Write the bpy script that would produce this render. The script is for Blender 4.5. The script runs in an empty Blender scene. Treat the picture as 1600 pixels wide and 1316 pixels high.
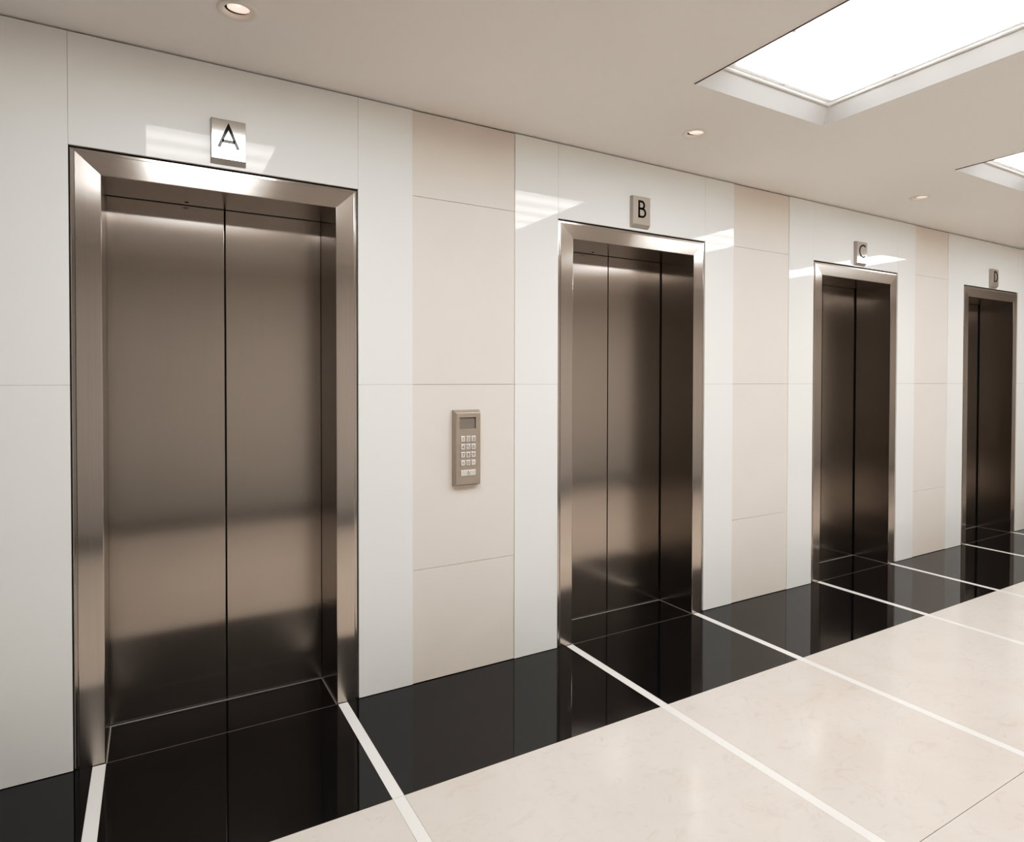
import bpy, bmesh, math
from mathutils import Vector, Matrix

scn = bpy.context.scene
COL = scn.collection
PI = math.pi

# ------------------------------------------------------------------ dimensions (metres)
HC = 2.70          # ceiling
HF = 2.282         # outer top of the lift frames
HI = 2.191         # clear opening height
D = 0.288          # depth of the door recess
W = 4.10           # width of the lobby
YB = -0.7257       # edge of the black granite border
XL, XR = -3.4, 10.4
YF = -W

# ------------------------------------------------------------------ materials
def mat(name, color, rough=0.5, metal=0.0, spec=0.5, ior=1.5, aniso=0.0, emit=None, estr=0.0):
    m = bpy.data.materials.new(name); m.use_nodes = True
    b = m.node_tree.nodes['Principled BSDF']
    b.inputs['Base Color'].default_value = (*color, 1)
    b.inputs['Roughness'].default_value = rough
    b.inputs['Metallic'].default_value = metal
    b.inputs['IOR'].default_value = ior
    b.inputs['Specular IOR Level'].default_value = spec
    b.inputs['Anisotropic'].default_value = aniso
    if emit:
        b.inputs['Emission Color'].default_value = (*emit, 1)
        b.inputs['Emission Strength'].default_value = estr
    return m

def nodes(m):
    return m.node_tree.nodes, m.node_tree.links, m.node_tree.nodes['Principled BSDF']

def objcoord(m, scale=(1, 1, 1)):
    n, l, b = nodes(m)
    g = n.new('ShaderNodeNewGeometry')
    mp = n.new('ShaderNodeMapping'); mp.inputs['Scale'].default_value = scale
    l.new(g.outputs['Position'], mp.inputs['Vector'])
    return mp.outputs['Vector']

def noise(m, vec, scale, detail=4, rough=0.55, dist=0.0):
    n, l, b = nodes(m)
    t = n.new('ShaderNodeTexNoise')
    t.inputs['Scale'].default_value = scale; t.inputs['Detail'].default_value = detail
    t.inputs['Roughness'].default_value = rough; t.inputs['Distortion'].default_value = dist
    l.new(vec, t.inputs['Vector'])
    return t.outputs['Fac']

def ramp(m, fac, stops):
    n, l, b = nodes(m)
    r = n.new('ShaderNodeValToRGB')
    while len(r.color_ramp.elements) < len(stops): r.color_ramp.elements.new(0.5)
    for e, (p, c) in zip(r.color_ramp.elements, stops):
        e.position = p; e.color = (*c, 1)
    l.new(fac, r.inputs['Fac'])
    return r.outputs['Color']

def mult(m, a, b_, fac=1.0, mode='MULTIPLY'):
    n, l, b = nodes(m)
    x = n.new('ShaderNodeMix'); x.data_type = 'RGBA'; x.blend_type = mode
    x.inputs['Factor'].default_value = fac
    l.new(a, x.inputs['A']); l.new(b_, x.inputs['B'])
    return x.outputs['Result']

def brushed(name, color, rough, aniso, var=0.06, level=False):
    """Brushed steel; the grain is upright, or level for the pieces over a doorway."""
    m = mat(name, color, rough, 1.0, aniso=aniso)
    n, l, b = nodes(m)
    v = objcoord(m, (1.5, 260, 260) if level else (260, 260, 1.5))
    f = noise(m, v, 1.0, 3, 0.6)
    lo = tuple(c * (1 - var) for c in color); hi = tuple(min(1, c * (1 + var)) for c in color)
    l.new(ramp(m, f, [(0.3, lo), (0.7, hi)]), b.inputs['Base Color'])
    mr = n.new('ShaderNodeMapRange'); mr.inputs['To Min'].default_value = rough * 0.9; mr.inputs['To Max'].default_value = rough * 1.12
    l.new(f, mr.inputs['Value']); l.new(mr.outputs['Result'], b.inputs['Roughness'])
    gg = n.new('ShaderNodeNewGeometry')
    cx = n.new('ShaderNodeVectorMath'); cx.operation = 'CROSS_PRODUCT'      # light spreads across the grain
    l.new(gg.outputs['Normal'], cx.inputs[0]); cx.inputs[1].default_value = (1.0, 0.02, 0.0) if level else (0.0, 0.02, 1.0)
    l.new(cx.outputs['Vector'], b.inputs['Tangent'])
    return m

M = {}
M['white_glass'] = mat('white_glass', (0.875, 0.885, 0.87), 0.025, spec=0.33)
M['stone'] = mat('beige_stone', (0.78, 0.71, 0.64), 0.5, spec=0.25)
def _stone(m, base, amp):
    n, l, b = nodes(m)
    f = noise(m, objcoord(m), 2.2, 6, 0.6, 0.6)
    c1 = ramp(m, f, [(0.3, tuple(c * (1 - amp) for c in base)), (0.7, tuple(min(1, c * (1 + amp)) for c in base))])
    l.new(c1, b.inputs['Base Color'])
_stone(M['stone'], (0.80, 0.745, 0.69), 0.02)
M['ceiling'] = mat('ceiling_paint', (0.925, 0.905, 0.89), 0.9, spec=0.1)
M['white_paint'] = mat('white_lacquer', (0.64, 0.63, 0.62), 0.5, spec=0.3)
M['bead_paint'] = mat('white_bead', (0.90, 0.90, 0.88), 0.4, spec=0.4)
M['frame_paint'] = mat('grey_white_frame', (0.90, 0.90, 0.885), 0.45, spec=0.3)
M['granite'] = mat('black_granite', (0.004, 0.004, 0.0045), 0.010, spec=0.5, ior=1.5)
def _granite(m):
    n, l, b = nodes(m)
    f = noise(m, objcoord(m), 260, 2, 0.5)
    l.new(ramp(m, f, [(0.70, (0.004, 0.004, 0.0045)), (0.80, (0.02, 0.02, 0.021))]), b.inputs['Base Color'])
_granite(M['granite'])
M['marble'] = mat('cream_marble', (0.8, 0.71, 0.62), 0.13, spec=0.22)
def _marble(m):
    n, l, b = nodes(m)
    p = objcoord(m)
    f1 = noise(m, p, 1.3, 5, 0.6, 0.8)
    c1 = ramp(m, f1, [(0.32, (0.67, 0.60, 0.53)), (0.55, (0.715, 0.655, 0.595)), (0.75, (0.73, 0.69, 0.635))])
    f2 = noise(m, objcoord(m, (1.0, 1.6, 1)), 9, 8, 0.75, 1.6)
    c2 = ramp(m, f2, [(0.30, (0.90, 0.85, 0.80)), (0.46, (1, 1, 1)), (0.66, (1, 1, 1)), (0.74, (1.0, 1.0, 1.0))])
    f3 = noise(m, objcoord(m, (1.4, 1, 1)), 42, 6, 0.8, 1.0)
    c3 = ramp(m, f3, [(0.27, (0.66, 0.61, 0.56)), (0.335, (1, 1, 1)), (1, (1, 1, 1))])
    l.new(mult(m, mult(m, c1, c2), c3), b.inputs['Base Color'])
_marble(M['marble'])
M['stripe'] = mat('white_marble', (0.88, 0.87, 0.84), 0.15, spec=0.5)
M['grout'] = mat('grey_grout', (0.30, 0.27, 0.24), 0.8)
M['backing'] = mat('dark_backing', (0.12, 0.105, 0.09), 0.8, spec=0.1)
M['door_steel'] = brushed('door_steel', (0.43, 0.388, 0.352), 0.175, 0.95, 0.02)
M['frame_steel'] = brushed('frame_steel', (0.52, 0.48, 0.445), 0.16, 0.85, 0.03)
M['head_steel'] = brushed('head_steel', (0.54, 0.50, 0.46), 0.15, 0.8, 0.03, level=True)
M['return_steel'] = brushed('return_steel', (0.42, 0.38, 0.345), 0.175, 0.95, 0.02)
M['sign_steel'] = brushed('sign_steel', (0.76, 0.74, 0.71), 0.13, 0.88, 0.02)
M['sign_side'] = mat('sign_side_steel', (0.52, 0.49, 0.46), 0.5, 0.45)
M['strip_metal'] = mat('pale_metal_strip', (0.72, 0.70, 0.67), 0.35, 0.6)
M['letter'] = mat('black_polished', (0.004, 0.0035, 0.0035), 0.10, spec=0.28)
M['pad'] = mat('keypad_metal', (0.47, 0.42, 0.37), 0.42, 0.75)
M['key'] = mat('key_metal', (0.80, 0.77, 0.73), 0.35, 0.55)
M['ink'] = mat('dark_ink', (0.06, 0.05, 0.045), 0.6)
M['screen'] = mat('grey_screen', (0.24, 0.215, 0.185), 0.25)
M['black'] = mat('matt_black', (0.012, 0.010, 0.009), 0.7)
M['plaster'] = mat('taupe_plaster', (0.76, 0.73, 0.70), 0.7)
M['dark_wall'] = mat('dark_panelling', (0.085, 0.07, 0.058), 0.5)
M['brown_wall'] = mat('brown_panelling', (0.50, 0.465, 0.435), 0.5)
M['bronze'] = mat('bronze_edge', (0.10, 0.065, 0.05), 0.5)
M['ring'] = mat('ring_paint', (0.88, 0.85, 0.81), 0.5)
M['bulb'] = mat('halogen_reflector', (0.9, 0.75, 0.68), 0.3, emit=(1.0, 0.76, 0.66), estr=0.5)
M['bulb_core'] = mat('halogen_core', (1, 1, 1), 0.3, emit=(1.0, 0.93, 0.88), estr=1.0)

LIGHT = 10.5
def _diffuser():
    m = mat('light_diffuser', (0.85, 0.85, 0.83), 0.4)
    n, l, b = nodes(m)
    g = n.new('ShaderNodeNewGeometry'); s = n.new('ShaderNodeSeparateXYZ')
    l.new(g.outputs['Position'], s.inputs['Vector'])
    k = n.new('ShaderNodeMath'); k.operation = 'MULTIPLY'; k.inputs[1].default_value = 2 * PI / 0.235
    l.new(s.outputs['Y'], k.inputs[0])
    c = n.new('ShaderNodeMath'); c.operation = 'SINE'; l.new(k.outputs[0], c.inputs[0])
    r = n.new('ShaderNodeMapRange'); r.inputs['From Min'].default_value = -1
    r.inputs['To Min'].default_value = LIGHT * 0.72; r.inputs['To Max'].default_value = LIGHT * 1.28
    l.new(c.outputs[0], r.inputs['Value'])
    b.inputs['Emission Color'].default_value = (1.0, 0.99, 0.98, 1)
    l.new(r.outputs['Result'], b.inputs['Emission Strength'])
    return m
M['diffuser'] = _diffuser()

# ------------------------------------------------------------------ mesh helpers
def add_box(bm, x0, x1, y0, y1, z0, z1, mi=0, bevel=0.0, seg=2):
    vs = [bm.verts.new((x, y, z)) for x in (x0, x1) for y in (y0, y1) for z in (z0, z1)]
    F = [(0, 1, 3, 2), (4, 6, 7, 5), (0, 4, 5, 1), (2, 3, 7, 6), (0, 2, 6, 4), (1, 5, 7, 3)]
    fs = [bm.faces.new([vs[i] for i in f]) for f in F]
    for f in fs: f.material_index = mi
    if bevel:
        es = list({e for f in fs for e in f.edges})
        r = bmesh.ops.bevel(bm, geom=es, offset=bevel, segments=seg, affect='EDGES', profile=0.5)
        for f in r['faces']: f.material_index = mi
    return fs

def obj(name, bm, mats, parent=None, smooth=False, recalc=True):
    me = bpy.data.meshes.new(name)
    if recalc: bmesh.ops.recalc_face_normals(bm, faces=bm.faces)
    bm.to_mesh(me); bm.free()
    for m in (mats if isinstance(mats, (list, tuple)) else [mats]): me.materials.append(m)
    if smooth:
        for p in me.polygons: p.use_smooth = True
    o = bpy.data.objects.new(name, me); COL.objects.link(o)
    if parent: o.parent = parent
    return o

def box_obj(name, dims, m, parent=None, bevel=0.0, seg=2):
    bm = bmesh.new(); add_box(bm, *dims, bevel=bevel, seg=seg)
    return obj(name, bm, m, parent)

def struct(o, label=None):
    o['kind'] = 'structure'
    if label: o['label'] = label
    return o

def thing(name, label, cat, loc=(0, 0, 0), group=None):
    o = bpy.data.objects.new(name, None); COL.objects.link(o)
    o.empty_display_size = 0.1
    o.location = loc; o['label'] = label; o['category'] = cat
    if group: o['group'] = group
    return o

def loft(bm, rings, closed=False, mi=0, cap=False):
    """Quads between successive rings of points."""
    R = [[bm.verts.new(p) for p in r] for r in rings]
    for a, b in zip(R, R[1:]):
        n = len(a)
        for i in range(n if closed else n - 1):
            j = (i + 1) % n
            bm.faces.new((a[i], a[j], b[j], b[i])).material_index = mi
    if cap:
        bm.faces.new(R[0]).material_index = mi; bm.faces.new(list(reversed(R[-1]))).material_index = mi
    return R

def ribbon(bm, pts, w, y, t, closed=False):
    """Flat stroke of width w in the xz plane whose face is at y - t (towards the room)."""
    n = len(pts); L = []; Rr = []
    for i in range(n):
        p = Vector(pts[i])
        a = Vector(pts[i - 1]) if (i > 0 or closed) else None
        b = Vector(pts[(i + 1) % n]) if (i < n - 1 or closed) else None
        d1 = (p - a).normalized() if a is not None else (b - p).normalized()
        d2 = (b - p).normalized() if b is not None else d1
        n1 = Vector((-d1.y, d1.x)); n2 = Vector((-d2.y, d2.x))
        m = n1 + n2
        m = n1 if m.length < 1e-6 else m.normalized()
        k = min(1.0 / max(0.35, m.dot(n1)), 2.2)
        L.append(p + m * (w / 2 * k)); Rr.append(p - m * (w / 2 * k))
    rings = [[(l.x, y, l.y), (l.x, y - t, l.y), (r.x, y - t, r.y), (r.x, y, r.y)] for l, r in zip(L, Rr)]
    if closed: rings.append(rings[0])
    loft(bm, rings, closed=True, cap=not closed)

def arc(cx, cz, rx, rz, a0, a1, n=20):
    return [(cx + rx * math.cos(math.radians(a0 + (a1 - a0) * i / n)), cz + rz * math.sin(math.radians(a0 + (a1 - a0) * i / n))) for i in range(n + 1)]

def poly(bm, pts, y, t):
    a = [bm.verts.new((x, y, z)) for x, z in pts]; b = [bm.verts.new((x, y - t, z)) for x, z in pts]
    n = len(pts)
    for i in range(n): bm.faces.new((a[i], a[(i + 1) % n], b[(i + 1) % n], b[i]))
    bm.faces.new(b); bm.faces.new(list(reversed(a)))

# strokes of each character in a unit box: x from -0.5 to 0.5 of the height, z from 0 to 1
GL = {
 'A': [([(-.415, 0), (0, 1), (.415, 0)], 0), ([(-.27, .30), (.27, .30)], 0)],
 'B': [([(-.22, -.06), (-.22, 1), (-.02, 1)] + arc(.0, .765, .215, .235, 90, -90, 16) + [(-.22, .53)], 0),
       ([(-.22, .53), (.02, .53)] + arc(.05, .265, .265, .265, 90, -90, 16) + [(-.28, 0)], 0)],
 'C': [(arc(.1, .5, .5, .5, 52, 308, 32), 0)],
 'D': [([(-.3, -.06), (-.3, 1), (-.12, 1)] + arc(-.13, .5, .46, .5, 90, -90, 28) + [(-.36, 0)], 0)],
 '1': [([(-.16, .80), (.06, 1), (.06, 0)], 0)],
 '2': [(arc(0, .70, .27, .30, 170, -35, 14) + [(-.28, 0), (.30, 0)], 0)],
 '3': [(arc(-.02, .76, .23, .24, 150, -90, 14)[:-1] + arc(-.02, .27, .28, .27, 90, -150, 14), 0)],
 '4': [([(.12, 0), (.12, 1), (-.30, .27), (.30, .27)], 0)],
 '5': [([(.24, 1), (-.18, 1), (-.24, .56)] + arc(-.02, .31, .29, .31, 110, -140, 14), 0)],
 '6': [([(.12, 1), (-.22, .43)], 0), (arc(0, .29, .28, .29, 0, 342, 20), 1)],
 '7': [([(-.28, 1), (.28, 1), (-.08, 0)], 0)],
 '8': [(arc(0, .76, .21, .24, 0, 342, 18), 1), (arc(0, .27, .27, .27, 0, 342, 18), 1)],
 '9': [([(-.12, 0), (.22, .57)], 0), (arc(0, .71, .28, .29, 0, 342, 20), 1)],
 '0': [(arc(0, .5, .28, .5, 0, 345, 24), 1)],
 '-': [([(-.26, .56), (.26, .56)], 0)],
}
def glyph(bm, ch, cx, z0, h, w, y, t):
    for pts, cl in GL[ch]:
        ribbon(bm, [(cx + px * (h - w), z0 + w / 2 + pz * (h - w)) for px, pz in pts], w, y, t, bool(cl))

# ------------------------------------------------------------------ lifts: measured positions (outer left, outer right, inner left, inner right, joint, dz)
LIFTS = [('A', -0.2544, 0.7984, -0.1575, 0.7035, 0.2850, 0.000),
         ('B', 1.8785, 2.9680, 1.9755, 2.8759, 2.4421, 0.010),
         ('C', 4.0441, 5.0987, 4.1440, 5.0089, 4.5800, 0.000),
         ('D', 6.1283, 7.1377, 6.2191, 7.0600, 6.6450, -0.010)]
STONES = [(1.0582, 1.6099), (3.2265, 3.7733), (5.3523, 5.8633), (7.40, 7.93)]
J1, J2, J3 = 0.538, 1.416, 2.298

# ------------------------------------------------------------------ camera
cam = bpy.data.cameras.new('camera'); co = bpy.data.objects.new('camera', cam); COL.objects.link(co)
f_px, yaw, pt, ro, ch_, cd, sy = 978.2, 0.5221, -0.0146, 0.0016, 1.4354, 2.7702, -48.9
cam.sensor_width = 36; cam.lens = f_px / 1600 * 36; cam.shift_y = sy / 1600
R0 = Vector((math.cos(yaw), -math.sin(yaw), 0))
U0 = Vector((-math.sin(yaw) * math.sin(pt), -math.cos(yaw) * math.sin(pt), math.cos(pt)))
Fw = Vector((math.sin(yaw) * math.cos(pt), math.cos(yaw) * math.cos(pt), math.sin(pt)))
R_ = R0 * math.cos(ro) + U0 * math.sin(ro); U_ = U0 * math.cos(ro) - R0 * math.sin(ro)
co.matrix_world = Matrix(((R_.x, U_.x, -Fw.x, 0), (R_.y, U_.y, -Fw.y, -cd), (R_.z, U_.z, -Fw.z, ch_), (0, 0, 0, 1)))
cam.clip_start = 0.05
scn.camera = co

# ------------------------------------------------------------------ floor
G = 0.0012                                       # half joint
STR = []
for ch, o0, o1, i0, i1, jx, dz in LIFTS:
    STR += [(i0 - 0.041, i0 + 0.001), (i1 + 0.004, i1 + 0.045)]
STR += [(-2.31, -2.27), (-1.42, -1.38), (8.36, 8.40), (9.25, 9.29)]
STR.sort()
bm = bmesh.new()
add_box(bm, XL, XR, YF, 0.0, -0.06, -0.004, 1)
edges = [XL] + [v for s in STR for v in s] + [XR]
bays = [(edges[i], edges[i + 1]) for i in range(0, len(edges), 2)]
yj = [YB, -1.7325, -2.55, YF - YB]
for a, b in bays:
    for y1, y0 in zip(yj, yj[1:]):
        add_box(bm, a + G, b - G, y0 + G, y1 - G, -0.02, 0.0, 0)
floor = struct(obj('floor', bm, [M['marble'], M['grout']]), 'polished cream marble floor in large tiles')
def border(name, ya, yb, label):
    bm = bmesh.new()
    for a, b in bays: add_box(bm, a + 0.0006, b - 0.0006, ya, yb, -0.02, 0.0)
    return struct(obj(name, bm, M['granite']), label)
border('trim_1', YB, -0.0012, 'polished black granite floor border along the lifts')
border('trim_2', YF + 0.001, YF - YB, 'polished black granite floor border along the opposite wall')
for k, (a, b) in enumerate(STR):
    bm = bmesh.new()
    yy = [-0.001, YB, -1.7325, -2.55, YF - YB, YF + 0.001]
    for y1, y0 in zip(yy, yy[1:]): add_box(bm, a, b, y0 + 0.0008, y1 - 0.0008, -0.02, 0.0)
    struct(obj('trim_%d' % (k + 3), bm, M['stripe']), 'narrow white stone stripe crossing the floor from a lift doorway')

# ------------------------------------------------------------------ lift wall: dark backing with openings, glass and stone panels in front
bm = bmesh.new()
xs = [XL]
for l in LIFTS: xs += [l[1], l[2]]
xs.append(XR)
for i in range(0, len(xs), 2): add_box(bm, xs[i] + (0.004 if i else 0), xs[i + 1] - 0.004, 0.016, 0.06, 0, HC)
for ch, o0, o1, i0, i1, jx, dz in LIFTS: add_box(bm, o0 - 0.004, o1 + 0.004, 0.016, 0.06, HF + dz + 0.014, HC)
wall = struct(obj('wall_back', bm, M['backing']), 'lift wall of glossy white panels and beige stone strips')
TOP = HC - 0.006
g = 0.0004
def white(x0, x1, z0, z1):
    return box_obj('glass_panel', (x0 + g, x1 - g, 0.0, 0.014, z0 + g, z1 - g), M['white_glass'], wall, 0.0005, 1)
def stone(x0, x1):
    for z0, z1 in ((0.002, J1), (J1, J2), (J2, J3), (J3, TOP)):
        box_obj('stone_panel', (x0 + g, x1 - g, 0.004, 0.0155, z0 + 0.0009, z1 - 0.0009), M['stone'], wall, 0.0008, 1)
GAP = 0.003
segs = [(-1.40, LIFTS[0][1]), (LIFTS[0][2], STONES[0][0]), (STONES[0][1], LIFTS[1][1]), (LIFTS[1][2], STONES[1][0]),
        (STONES[1][1], LIFTS[2][1]), (LIFTS[2][2], STONES[2][0]), (STONES[2][1], LIFTS[3][1]), (LIFTS[3][2], STONES[3][0]),
        (STONES[3][1], 9.1), (9.1, XR), (XL, -1.40)]
outer_l = {l[1] for l in LIFTS}; outer_r = {l[2] for l in LIFTS}
for a, b in segs:
    a2 = a + GAP if a in outer_r else a
    b2 = b - GAP if b in outer_l else b
    white(a2, b2, 0.002, J2); white(a2, b2, J2, TOP)
for ch, o0, o1, i0, i1, jx, dz in LIFTS:
    white(o0 - GAP, o1 + GAP, HF + dz + 0.0055, TOP)
for a, b in STONES: stone(a, b)

# other walls (seen only as reflections in the steel and the polished floor)
def wallbox(name, dims, m, label):
    return struct(box_obj(name, dims, m), label)
wallbox('wall_front', (XL, XR, YF - 0.08, YF, 0, HC), M['plaster'], 'plain taupe wall across the lobby from the lifts')
wallbox('wall_left', (XL - 0.08, XL, YF, 0.06, 0, HC), M['dark_wall'], 'dark panelled end wall of the lobby')
wallbox('wall_right', (XR, XR + 0.08, YF, 0.06, 0, HC), M['brown_wall'], 'brown panelled end wall of the lobby')

# ------------------------------------------------------------------ ceiling with light openings
LX = [(-0.14, 0.74), (2.008, 2.892), (4.165, 5.05), (6.318, 7.20)]          # openings, one before each lift
LY = (-2.55, -0.832)
DL = [(0.262, -0.428), (2.4164, -0.4438), (4.597, -0.415)]
RH = 0.044                                                    # downlight hole
ycuts = sorted([YF, LY[0], LY[1], -0.55, -0.32, 0.016])
xcuts = sorted([XL, XR] + [v for p in LX for v in p] + [v for d in DL for v in (d[0] - 0.115, d[0] + 0.115)])
bm = bmesh.new()
vc = {}
def cv(x, y):
    k = (round(x, 5), round(y, 5))
    if k not in vc: vc[k] = bm.verts.new((x, y, HC))
    return vc[k]
for x0, x1 in zip(xcuts, xcuts[1:]):
    for y0, y1 in zip(ycuts, ycuts[1:]):
        cx, cy = (x0 + x1) / 2, (y0 + y1) / 2
        if LY[0] < cy < LY[1] and any(a < cx < b for a, b in LX): continue
        dl = [d for d in DL if abs(d[0] - cx) < 0.01 and y0 < d[1] < y1]
        q = [cv(x0, y0), cv(x1, y0), cv(x1, y1), cv(x0, y1)]
        if not dl:
            bm.faces.new(list(reversed(q))); continue
        d = dl[0]; N = 40
        ring = [bm.verts.new((d[0] + RH * math.cos(2 * PI * (i + .5) / N - .75 * PI), d[1] + RH * math.sin(2 * PI * (i + .5) / N - .75 * PI), HC)) for i in range(N)]
        s = N // 4
        for k in range(4):
            arcv = [ring[(k * s + i - 0) % N] for i in range(s)]
            nxt = ring[((k + 1) * s) % N]
            bm.faces.new([q[k], q[(k + 1) % 4]] + [nxt] + list(reversed(arcv)))
for f in bm.faces:
    if f.normal.z > 0: f.normal_flip()
bmesh.ops.recalc_face_normals(bm, faces=bm.faces)
bm.normal_update()
if sum(f.normal.z for f in bm.faces) > 0: bmesh.ops.reverse_faces(bm, faces=bm.faces)
ceil = struct(obj('ceiling', bm, M['ceiling'], recalc=False), 'plain warm white ceiling')

# ------------------------------------------------------------------ ceiling light panels
def rect(x0, x1, y0, y1, z): return [(x0, y0, z), (x1, y0, z), (x1, y1, z), (x0, y1, z)]
def ceiling_light(x0, x1, label):
    y0, y1 = LY
    t = thing('ceiling_light', label, 'light', ((x0 + x1) / 2, (y0 + y1) / 2, HC), 'recessed light panels in the ceiling')
    cx, cy = (x0 + x1) / 2, (y0 + y1) / 2
    def loc(r): return [(p[0] - cx, p[1] - cy, p[2] - HC) for p in r]
    H = 0.063
    def ins(d, z): return loc(rect(x0 + d, x1 - d, y0 + d, y1 - d, z))
    bm = bmesh.new()
    loft(bm, [ins(0.0, HC - 0.0002), ins(0.072, HC + H - 0.010)], closed=True)
    obj('recess_trim', bm, M['white_paint'], t)
    bm = bmesh.new()                                             # rounded bead round the fixture
    prof = [(0.072, H - 0.010), (0.0745, H - 0.0122), (0.078, H - 0.0128), (0.082, H - 0.0112), (0.0855, H - 0.007), (0.087, H - 0.002), (0.088, H + 0.004)]
    loft(bm, [ins(d, HC + z) for d, z in prof], closed=True)
    obj('bead', bm, M['bead_paint'], t, smooth=True)
    bm = bmesh.new()
    loft(bm, [ins(0.0895, HC + H + 0.004), ins(0.0895, HC + H - 0.004), ins(0.122, HC + H - 0.002), ins(0.124, HC + H + 0.006)], closed=True)
    fr = obj('frame', bm, M['frame_paint'], t)
    for px, py in ((cx, y1 - 0.106), (x1 - 0.106, y1 - 0.40), (x0 + 0.106, y1 - 0.40), (cx, y0 + 0.106)):
        sc = bmesh.new()
        bmesh.ops.create_cone(sc, cap_ends=True, segments=12, radius1=0.006, radius2=0.006, depth=0.003,
                              matrix=Matrix.Translation((px - cx, py - cy, H - 0.0045)))
        obj('screw', sc, M['sign_side'], fr)
    bm = bmesh.new()
    loft(bm, [ins(0.1225, HC + H + 0.004), ins(0.123, HC + H - 0.010), ins(0.126, HC + H - 0.012)], closed=True)
    bm.faces.new([bm.verts.new(p) for p in ins(0.126, HC + H - 0.012)])
    bmesh.ops.remove_doubles(bm, verts=bm.verts, dist=1e-5)
    obj('diffuser', bm, M['diffuser'], t)
    bm = bmesh.new()                                             # thin dark edging along the long side
    add_box(bm, x0 - cx, x0 - cx + 0.0025, y0 - cy, y1 - cy, -0.0035, 0.004)
    obj('edge_strip', bm, M['bronze'], t)
    bm = bmesh.new()                                             # closed housing above
    loft(bm, [ins(0.001, HC + 0.004), ins(0.001, HC + 0.11)], closed=True)
    bm.faces.new([bm.verts.new(p) for p in ins(0.001, HC + 0.11)])
    obj('housing', bm, M['white_paint'], t)
    return t
ceiling_light(*LX[0], 'recessed ceiling light panel in front of lift A, mirrored in the wall above it')
ceiling_light(*LX[1], 'large glowing recessed ceiling light panel, the nearest one in view')
ceiling_light(*LX[2], 'smaller looking glowing ceiling light panel farther down the lobby, cut by the frame')
ceiling_light(*LX[3], 'recessed ceiling light panel in front of lift D, mirrored in the wall above lift C')

# ------------------------------------------------------------------ downlights
def lathe(bm, prof, n=40, mi=0):
    loft(bm, [[(r * math.cos(2 * PI * i / n), r * math.sin(2 * PI * i / n), z) for i in range(n)] for r, z in prof], closed=True, mi=mi)
tilt = Matrix.Rotation(math.radians(7), 4, 'X')
def downlight(x, y, label):
    t = thing('downlight', label, 'light', (x, y, HC), 'small round downlights in the ceiling')
    bm = bmesh.new()
    lathe(bm, [(0.0655, 0.0), (0.0650, -0.0025), (0.060, -0.0042), (0.050, -0.0045), (0.0435, -0.0020), (0.0425, 0.012)])
    obj('trim_ring', bm, M['ring'], t, smooth=True)
    bm = bmesh.new()
    lathe(bm, [(0.0425, 0.010), (0.0410, 0.055), (0.0005, 0.056)])
    obj('socket', bm, M['black'], t, smooth=True)
    bm = bmesh.new()                                            # tilted reflector lamp with its own rim
    lathe(bm, [(0.0362, 0.0160), (0.0365, 0.0040), (0.0345, 0.0034), (0.032, 0.009), (0.024, 0.024), (0.013, 0.032), (0.0005, 0.034)], mi=0)
    bm.transform(Matrix.Translation((0.0025, -0.0048, 0.0)) @ tilt)
    lp = obj('lamp', bm, M['bulb'], t, smooth=True)
    bm = bmesh.new()
    lathe(bm, [(0.0005, 0.012), (0.006, 0.013), (0.009, 0.018), (0.009, 0.030)], 20)
    bm.transform(Matrix.Translation((0.0025, -0.0048, 0.0)) @ tilt)
    obj('bulb', bm, M['bulb_core'], lp, smooth=True)
    return t
downlight(*DL[0], 'small round lit downlight in the ceiling above lift A')
downlight(*DL[1], 'small round lit downlight in the ceiling above lift B')
downlight(*DL[2], 'small round downlight in the ceiling above lift C')

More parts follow.
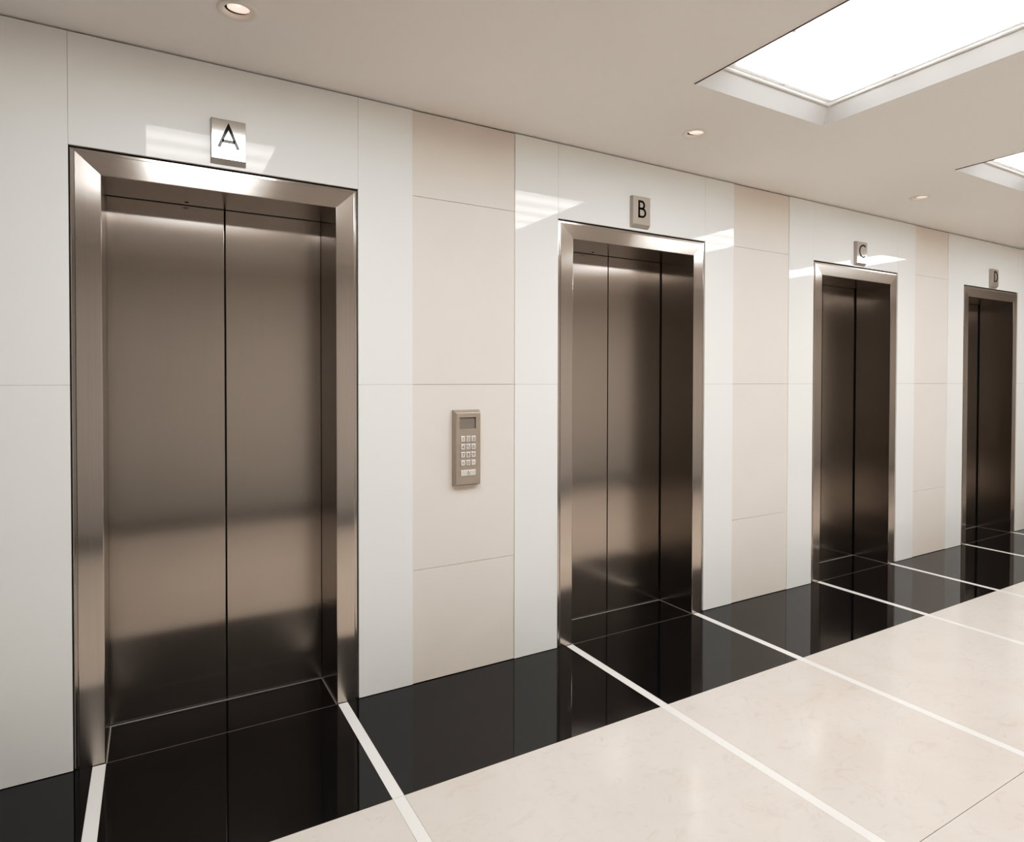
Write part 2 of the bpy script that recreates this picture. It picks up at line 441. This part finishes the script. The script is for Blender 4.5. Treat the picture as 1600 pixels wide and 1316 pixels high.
# ------------------------------------------------------------------ lifts
def elevator(ch, o0, o1, i0, i1, jx, dz):
    c = (i0 + i1) / 2
    t = thing('elevator', 'stainless steel lift doorway with closed doors under the letter %s sign' % ch, 'elevator', (c, 0, 0), 'lift doorways along the white wall')
    hi = HI + dz; hf = HF + dz
    wl, wr, wh = i0 - o0, o1 - i1, hf - hi
    # face profile: distance outward s (fraction of width), depth y (small y = nearer the room)
    def profile(w):
        return [(-0.0, D - 0.010), (0.0, 0.0065), (0.0008, 0.0042), (0.003, 0.0034), (w - 0.0165, 0.0), (w - 0.0145, 0.0006), (w - 0.0135, 0.0045),
                (w - 0.0125, 0.0052), (w - 0.004, 0.0058), (w - 0.0015, 0.0075), (w, 0.011), (w, 0.05)]
    for side in (-1, 1):
        w = wl if side < 0 else wr; xi = (i0 if side < 0 else i1) - c
        bm = bmesh.new()
        P = profile(w)
        loft(bm, [[(xi + side * s, y, 0.0005) for s, y in P], [(xi + side * s, y, hi + s * wh / w) for s, y in P]])
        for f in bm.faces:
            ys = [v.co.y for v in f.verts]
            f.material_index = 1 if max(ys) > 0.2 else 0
        bmesh.ops.recalc_face_normals(bm, faces=bm.faces)
        obj('side_jamb', bm, [M['frame_steel'], M['return_steel']], t, recalc=False)
    bm = bmesh.new()
    P = profile(wh)
    loft(bm, [[(i0 - c - s * wl / wh, y, hi + s) for s, y in P], [(i1 - c + s * wr / wh, y, hi + s) for s, y in P]])
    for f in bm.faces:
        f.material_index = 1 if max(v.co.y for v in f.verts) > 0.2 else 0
    obj('head_jamb', bm, [M['head_steel'], M['return_steel']], t)
    # two door leaves
    j = jx - c
    for a, b in ((i0 - c - 0.02, j - 0.003), (j + 0.003, i1 - c + 0.02)):
        box_obj('door_panel', (a, b, D, D + 0.03, 0.007, hi + 0.02), M['door_steel'], t, 0.0015, 2)
    bm = bmesh.new(); add_box(bm, i0 - c - 0.03, i1 - c + 0.03, D + 0.032, D + 0.05, 0, hi + 0.03)
    obj('shaft_cover', bm, M['black'], t)
    # black granite sill with thin pale metal edging
    box_obj('threshold', (i0 - c + 0.0045, i1 - c - 0.0045, 0.0012, D - 0.008, -0.02, 0.0), M['granite'], t)
    bm = bmesh.new()
    add_box(bm, i0 - c, i1 - c, D - 0.008, D + 0.004, -0.02, 0.0012)
    add_box(bm, i0 - c + 0.0008, i0 - c + 0.0045, 0.0, D - 0.008, -0.02, 0.0006)
    add_box(bm, i1 - c - 0.0045, i1 - c - 0.0008, 0.0, D - 0.008, -0.02, 0.0006)
    obj('sill_strip', bm, M['strip_metal'], t)
    bm = bmesh.new(); add_box(bm, i0 - c + 0.0045, i1 - c - 0.0045, -0.0002, 0.0012, -0.02, 0.0002)
    obj('sill_joint', bm, M['grout'], t)
    # little sensor dot in the soffit just before the doors
    bm = bmesh.new()
    bmesh.ops.create_cone(bm, cap_ends=True, segments=20, radius1=0.006, radius2=0.007, depth=0.002, matrix=Matrix.Translation((-0.14, D - 0.05, hi - 0.001)) @ Matrix.Diagonal((1.2, 0.7, 1, 1)))
    obj('sensor', bm, M['black'], t)
    return t
for l in LIFTS: elevator(*l)

# ------------------------------------------------------------------ letter signs
SIGNS = [('A', 0.2725, 0.2075, 2.317, 2.476, 0.354 * 0 + 2.3550), ('B', 2.4332, 2.3665, 2.3285, 2.489, 2.3665), ('C', 4.576, 4.511, 2.3125, 2.4705, 2.3505), ('D', 6.629, 6.568, 2.298, 2.452, 2.3335)]
LW = {'A': 0.0128, 'B': 0.0115, 'C': 0.0105, 'D': 0.0115}
LC = {'A': 0.2715, 'B': 2.4320, 'C': 4.5800, 'D': 6.6380}
for ch, cx, xl, zf, zt, lz in SIGNS:
    t = thing('lift_sign', 'square steel sign with the black letter %s above a lift doorway' % ch, 'sign', (cx, 0, zf), 'letter signs above the lifts')
    hw = cx - xl; T = 0.026; bt = zf - 0.017
    bm = bmesh.new()
    # rings from the wall outwards: back, front rim, face
    def rg(e, y, zb): return [(-hw + e, y, zb - zf), (hw - e, y, zb - zf), (hw - e, y, zt - e - zf), (-hw + e, y, zt - e - zf)]
    loft(bm, [rg(0.0, 0.0, bt), rg(0.0, -0.005, bt), rg(0.002, -T + 0.002, zf - 0.002), rg(0.0035, -T, zf)], closed=True)
    obj('sign_body', bm, M['sign_side'], t)
    bm = bmesh.new()
    r = rg(0.0035, -T, zf); bm.faces.new([bm.verts.new(p) for p in r])
    r2 = [(p[0], -T + 0.001, p[2]) for p in r]
    bm.faces.new([bm.verts.new(p) for p in r2])
    obj('face_plate', bm, M['sign_steel'], t)
    bm = bmesh.new()
    glyph(bm, ch, LC[ch] - cx, lz - zf, 0.0985, LW[ch], -T + 0.0002, 0.0014)
    obj('letter', bm, M['letter'], t)

# ------------------------------------------------------------------ keypad on the stone strip
kx, kz = 1.333, 1.10
pad = thing('keypad', 'grey metal lift keypad with screen and number keys on beige stone', 'keypad', (kx, 0.004, kz))
def KX(x): return x - kx
def KZ(z): return z - kz
T = 0.034
bm = bmesh.new()
def kr(x0, x1, z0, z1, y): return [(KX(x0), y, KZ(z0)), (KX(x1), y, KZ(z0)), (KX(x1), y, KZ(z1)), (KX(x0), y, KZ(z1))]
sx0, sx1, sz0, sz1 = 1.2862, 1.3732, 1.2010, 1.2565
fx0, fx1, fz0, fz1 = 1.268, 1.397, 0.9315, 1.2765
loft(bm, [kr(1.2605, 1.4045, 0.922, 1.2925, 0.0), kr(1.2605, 1.4045, 0.922, 1.2925, -0.007), kr(1.2665, 1.3985, 0.9295, 1.2785, -T + 0.0012), kr(fx0, fx1, fz0, fz1, -T),
          kr(sx0, sx1, sz0, sz1, -T), kr(sx0, sx1, sz0, sz1, -T + 0.008)], closed=True)
obj('housing', bm, M['pad'], pad)
bm = bmesh.new(); add_box(bm, KX(sx0), KX(sx1), -T + 0.0075, -T + 0.010, KZ(sz0), KZ(sz1))
obj('screen', bm, M['screen'], pad)
KW, KH = 0.0222, 0.0262
colx = [1.3022, 1.3302, 1.3582]; rowz = [1.1520, 1.1142, 1.0752, 1.0362]
CH = ['123', '456', '789', '*0-']
for r in range(4):
    for c in range(3):
        ch = CH[r][c]; cx, cz = KX(colx[c]), KZ(rowz[r])
        bm = bmesh.new(); add_box(bm, cx - KW / 2, cx + KW / 2, -T - 0.005, -T + 0.001, cz - KH / 2, cz + KH / 2, bevel=0.0014, seg=2)
        k = obj('key', bm, M['key'], pad)
        k['label'] = 'pale metal key marked ' + {'*': 'with a star', '-': 'with a dash'}.get(ch, ch)
        bm = bmesh.new(); y = -T - 0.0049
        if ch == '*':
            pts = [(cx + (0.0042 if i % 2 == 0 else 0.0019) * math.sin(PI * i / 5), cz + (0.0042 if i % 2 == 0 else 0.0019) * math.cos(PI * i / 5)) for i in range(10)]
            poly(bm, pts, y, 0.0005)
        else:
            glyph(bm, ch, cx, cz - 0.0083, 0.0172, 0.0020, y, 0.0005)
        obj('symbol', bm, M['ink'], k)
bm = bmesh.new(); cx, cz = KX(1.3302), KZ(0.9868)
add_box(bm, cx - 0.0400, cx + 0.0400, -T - 0.005, -T + 0.001, cz - 0.0140, cz + 0.0140, bevel=0.0014, seg=2)
k = obj('wide_key', bm, M['key'], pad); k['label'] = 'wide pale metal key with a wheelchair symbol'
bm = bmesh.new(); y = -T - 0.0049
sc = 0.0011
def wp(p): return [(cx + 0.0005 + a * sc, cz + b * sc) for a, b in p]
poly(bm, wp(arc(-1.5, 8.2, 1.5, 1.5, 0, 330, 11)), y, 0.0005)
ribbon(bm, wp([(-1.5, 6.2), (-1.0, 0.6), (3.6, 0.6), (5.6, -5.2), (7.4, -4.6)]), 1.5 * sc, y, 0.0005)
ribbon(bm, wp([(-1.2, 3.4), (2.8, 3.4)]), 1.3 * sc, y, 0.0005)
ribbon(bm, wp(arc(-0.2, -3.0, 4.6, 4.6, 140, 335, 18)), 1.3 * sc, y, 0.0005)
obj('symbol', bm, M['ink'], k)

# ------------------------------------------------------------------ added fill spot, no fixture: brightens the end wall mirrored in lifts C and D
sp = bpy.data.lights.new('added_fill_spot', 'SPOT'); sp.energy = 95; sp.spot_size = math.radians(125); sp.spot_blend = 1.0; sp.shadow_soft_size = 0.06
sp.color = (1.0, 0.96, 0.91)
so = bpy.data.objects.new('added_fill_spot', sp); COL.objects.link(so)
so.location = (8.7, -2.1, 2.62)
so.rotation_euler = (Vector((10.4, -3.3, 1.1)) - so.location).to_track_quat('-Z', 'Y').to_euler()

# ------------------------------------------------------------------ world and render look
w = bpy.data.worlds.new('world'); scn.world = w; w.use_nodes = True
w.node_tree.nodes['Background'].inputs['Color'].default_value = (0.02, 0.02, 0.02, 1)
w.node_tree.nodes['Background'].inputs['Strength'].default_value = 0.2
scn.view_settings.view_transform = 'Standard'
scn.view_settings.look = 'None'
scn.view_settings.exposure = 0.0
scn.view_settings.use_curve_mapping = True                       # a little more depth in the shadows, as the photograph was graded
cm = scn.view_settings.curve_mapping
cv_ = cm.curves[3]
cv_.points[0].location = (0, 0); cv_.points[-1].location = (1, 1)
for p in ((0.03, 0.021), (0.10, 0.089), (0.22, 0.225), (0.42, 0.485), (0.75, 0.78)): cv_.points.new(*p)
cm.update()
c = scn.cycles
c.max_bounces = 14; c.diffuse_bounces = 8; c.glossy_bounces = 8
c.sample_clamp_indirect = 8.0
c.use_denoising = True
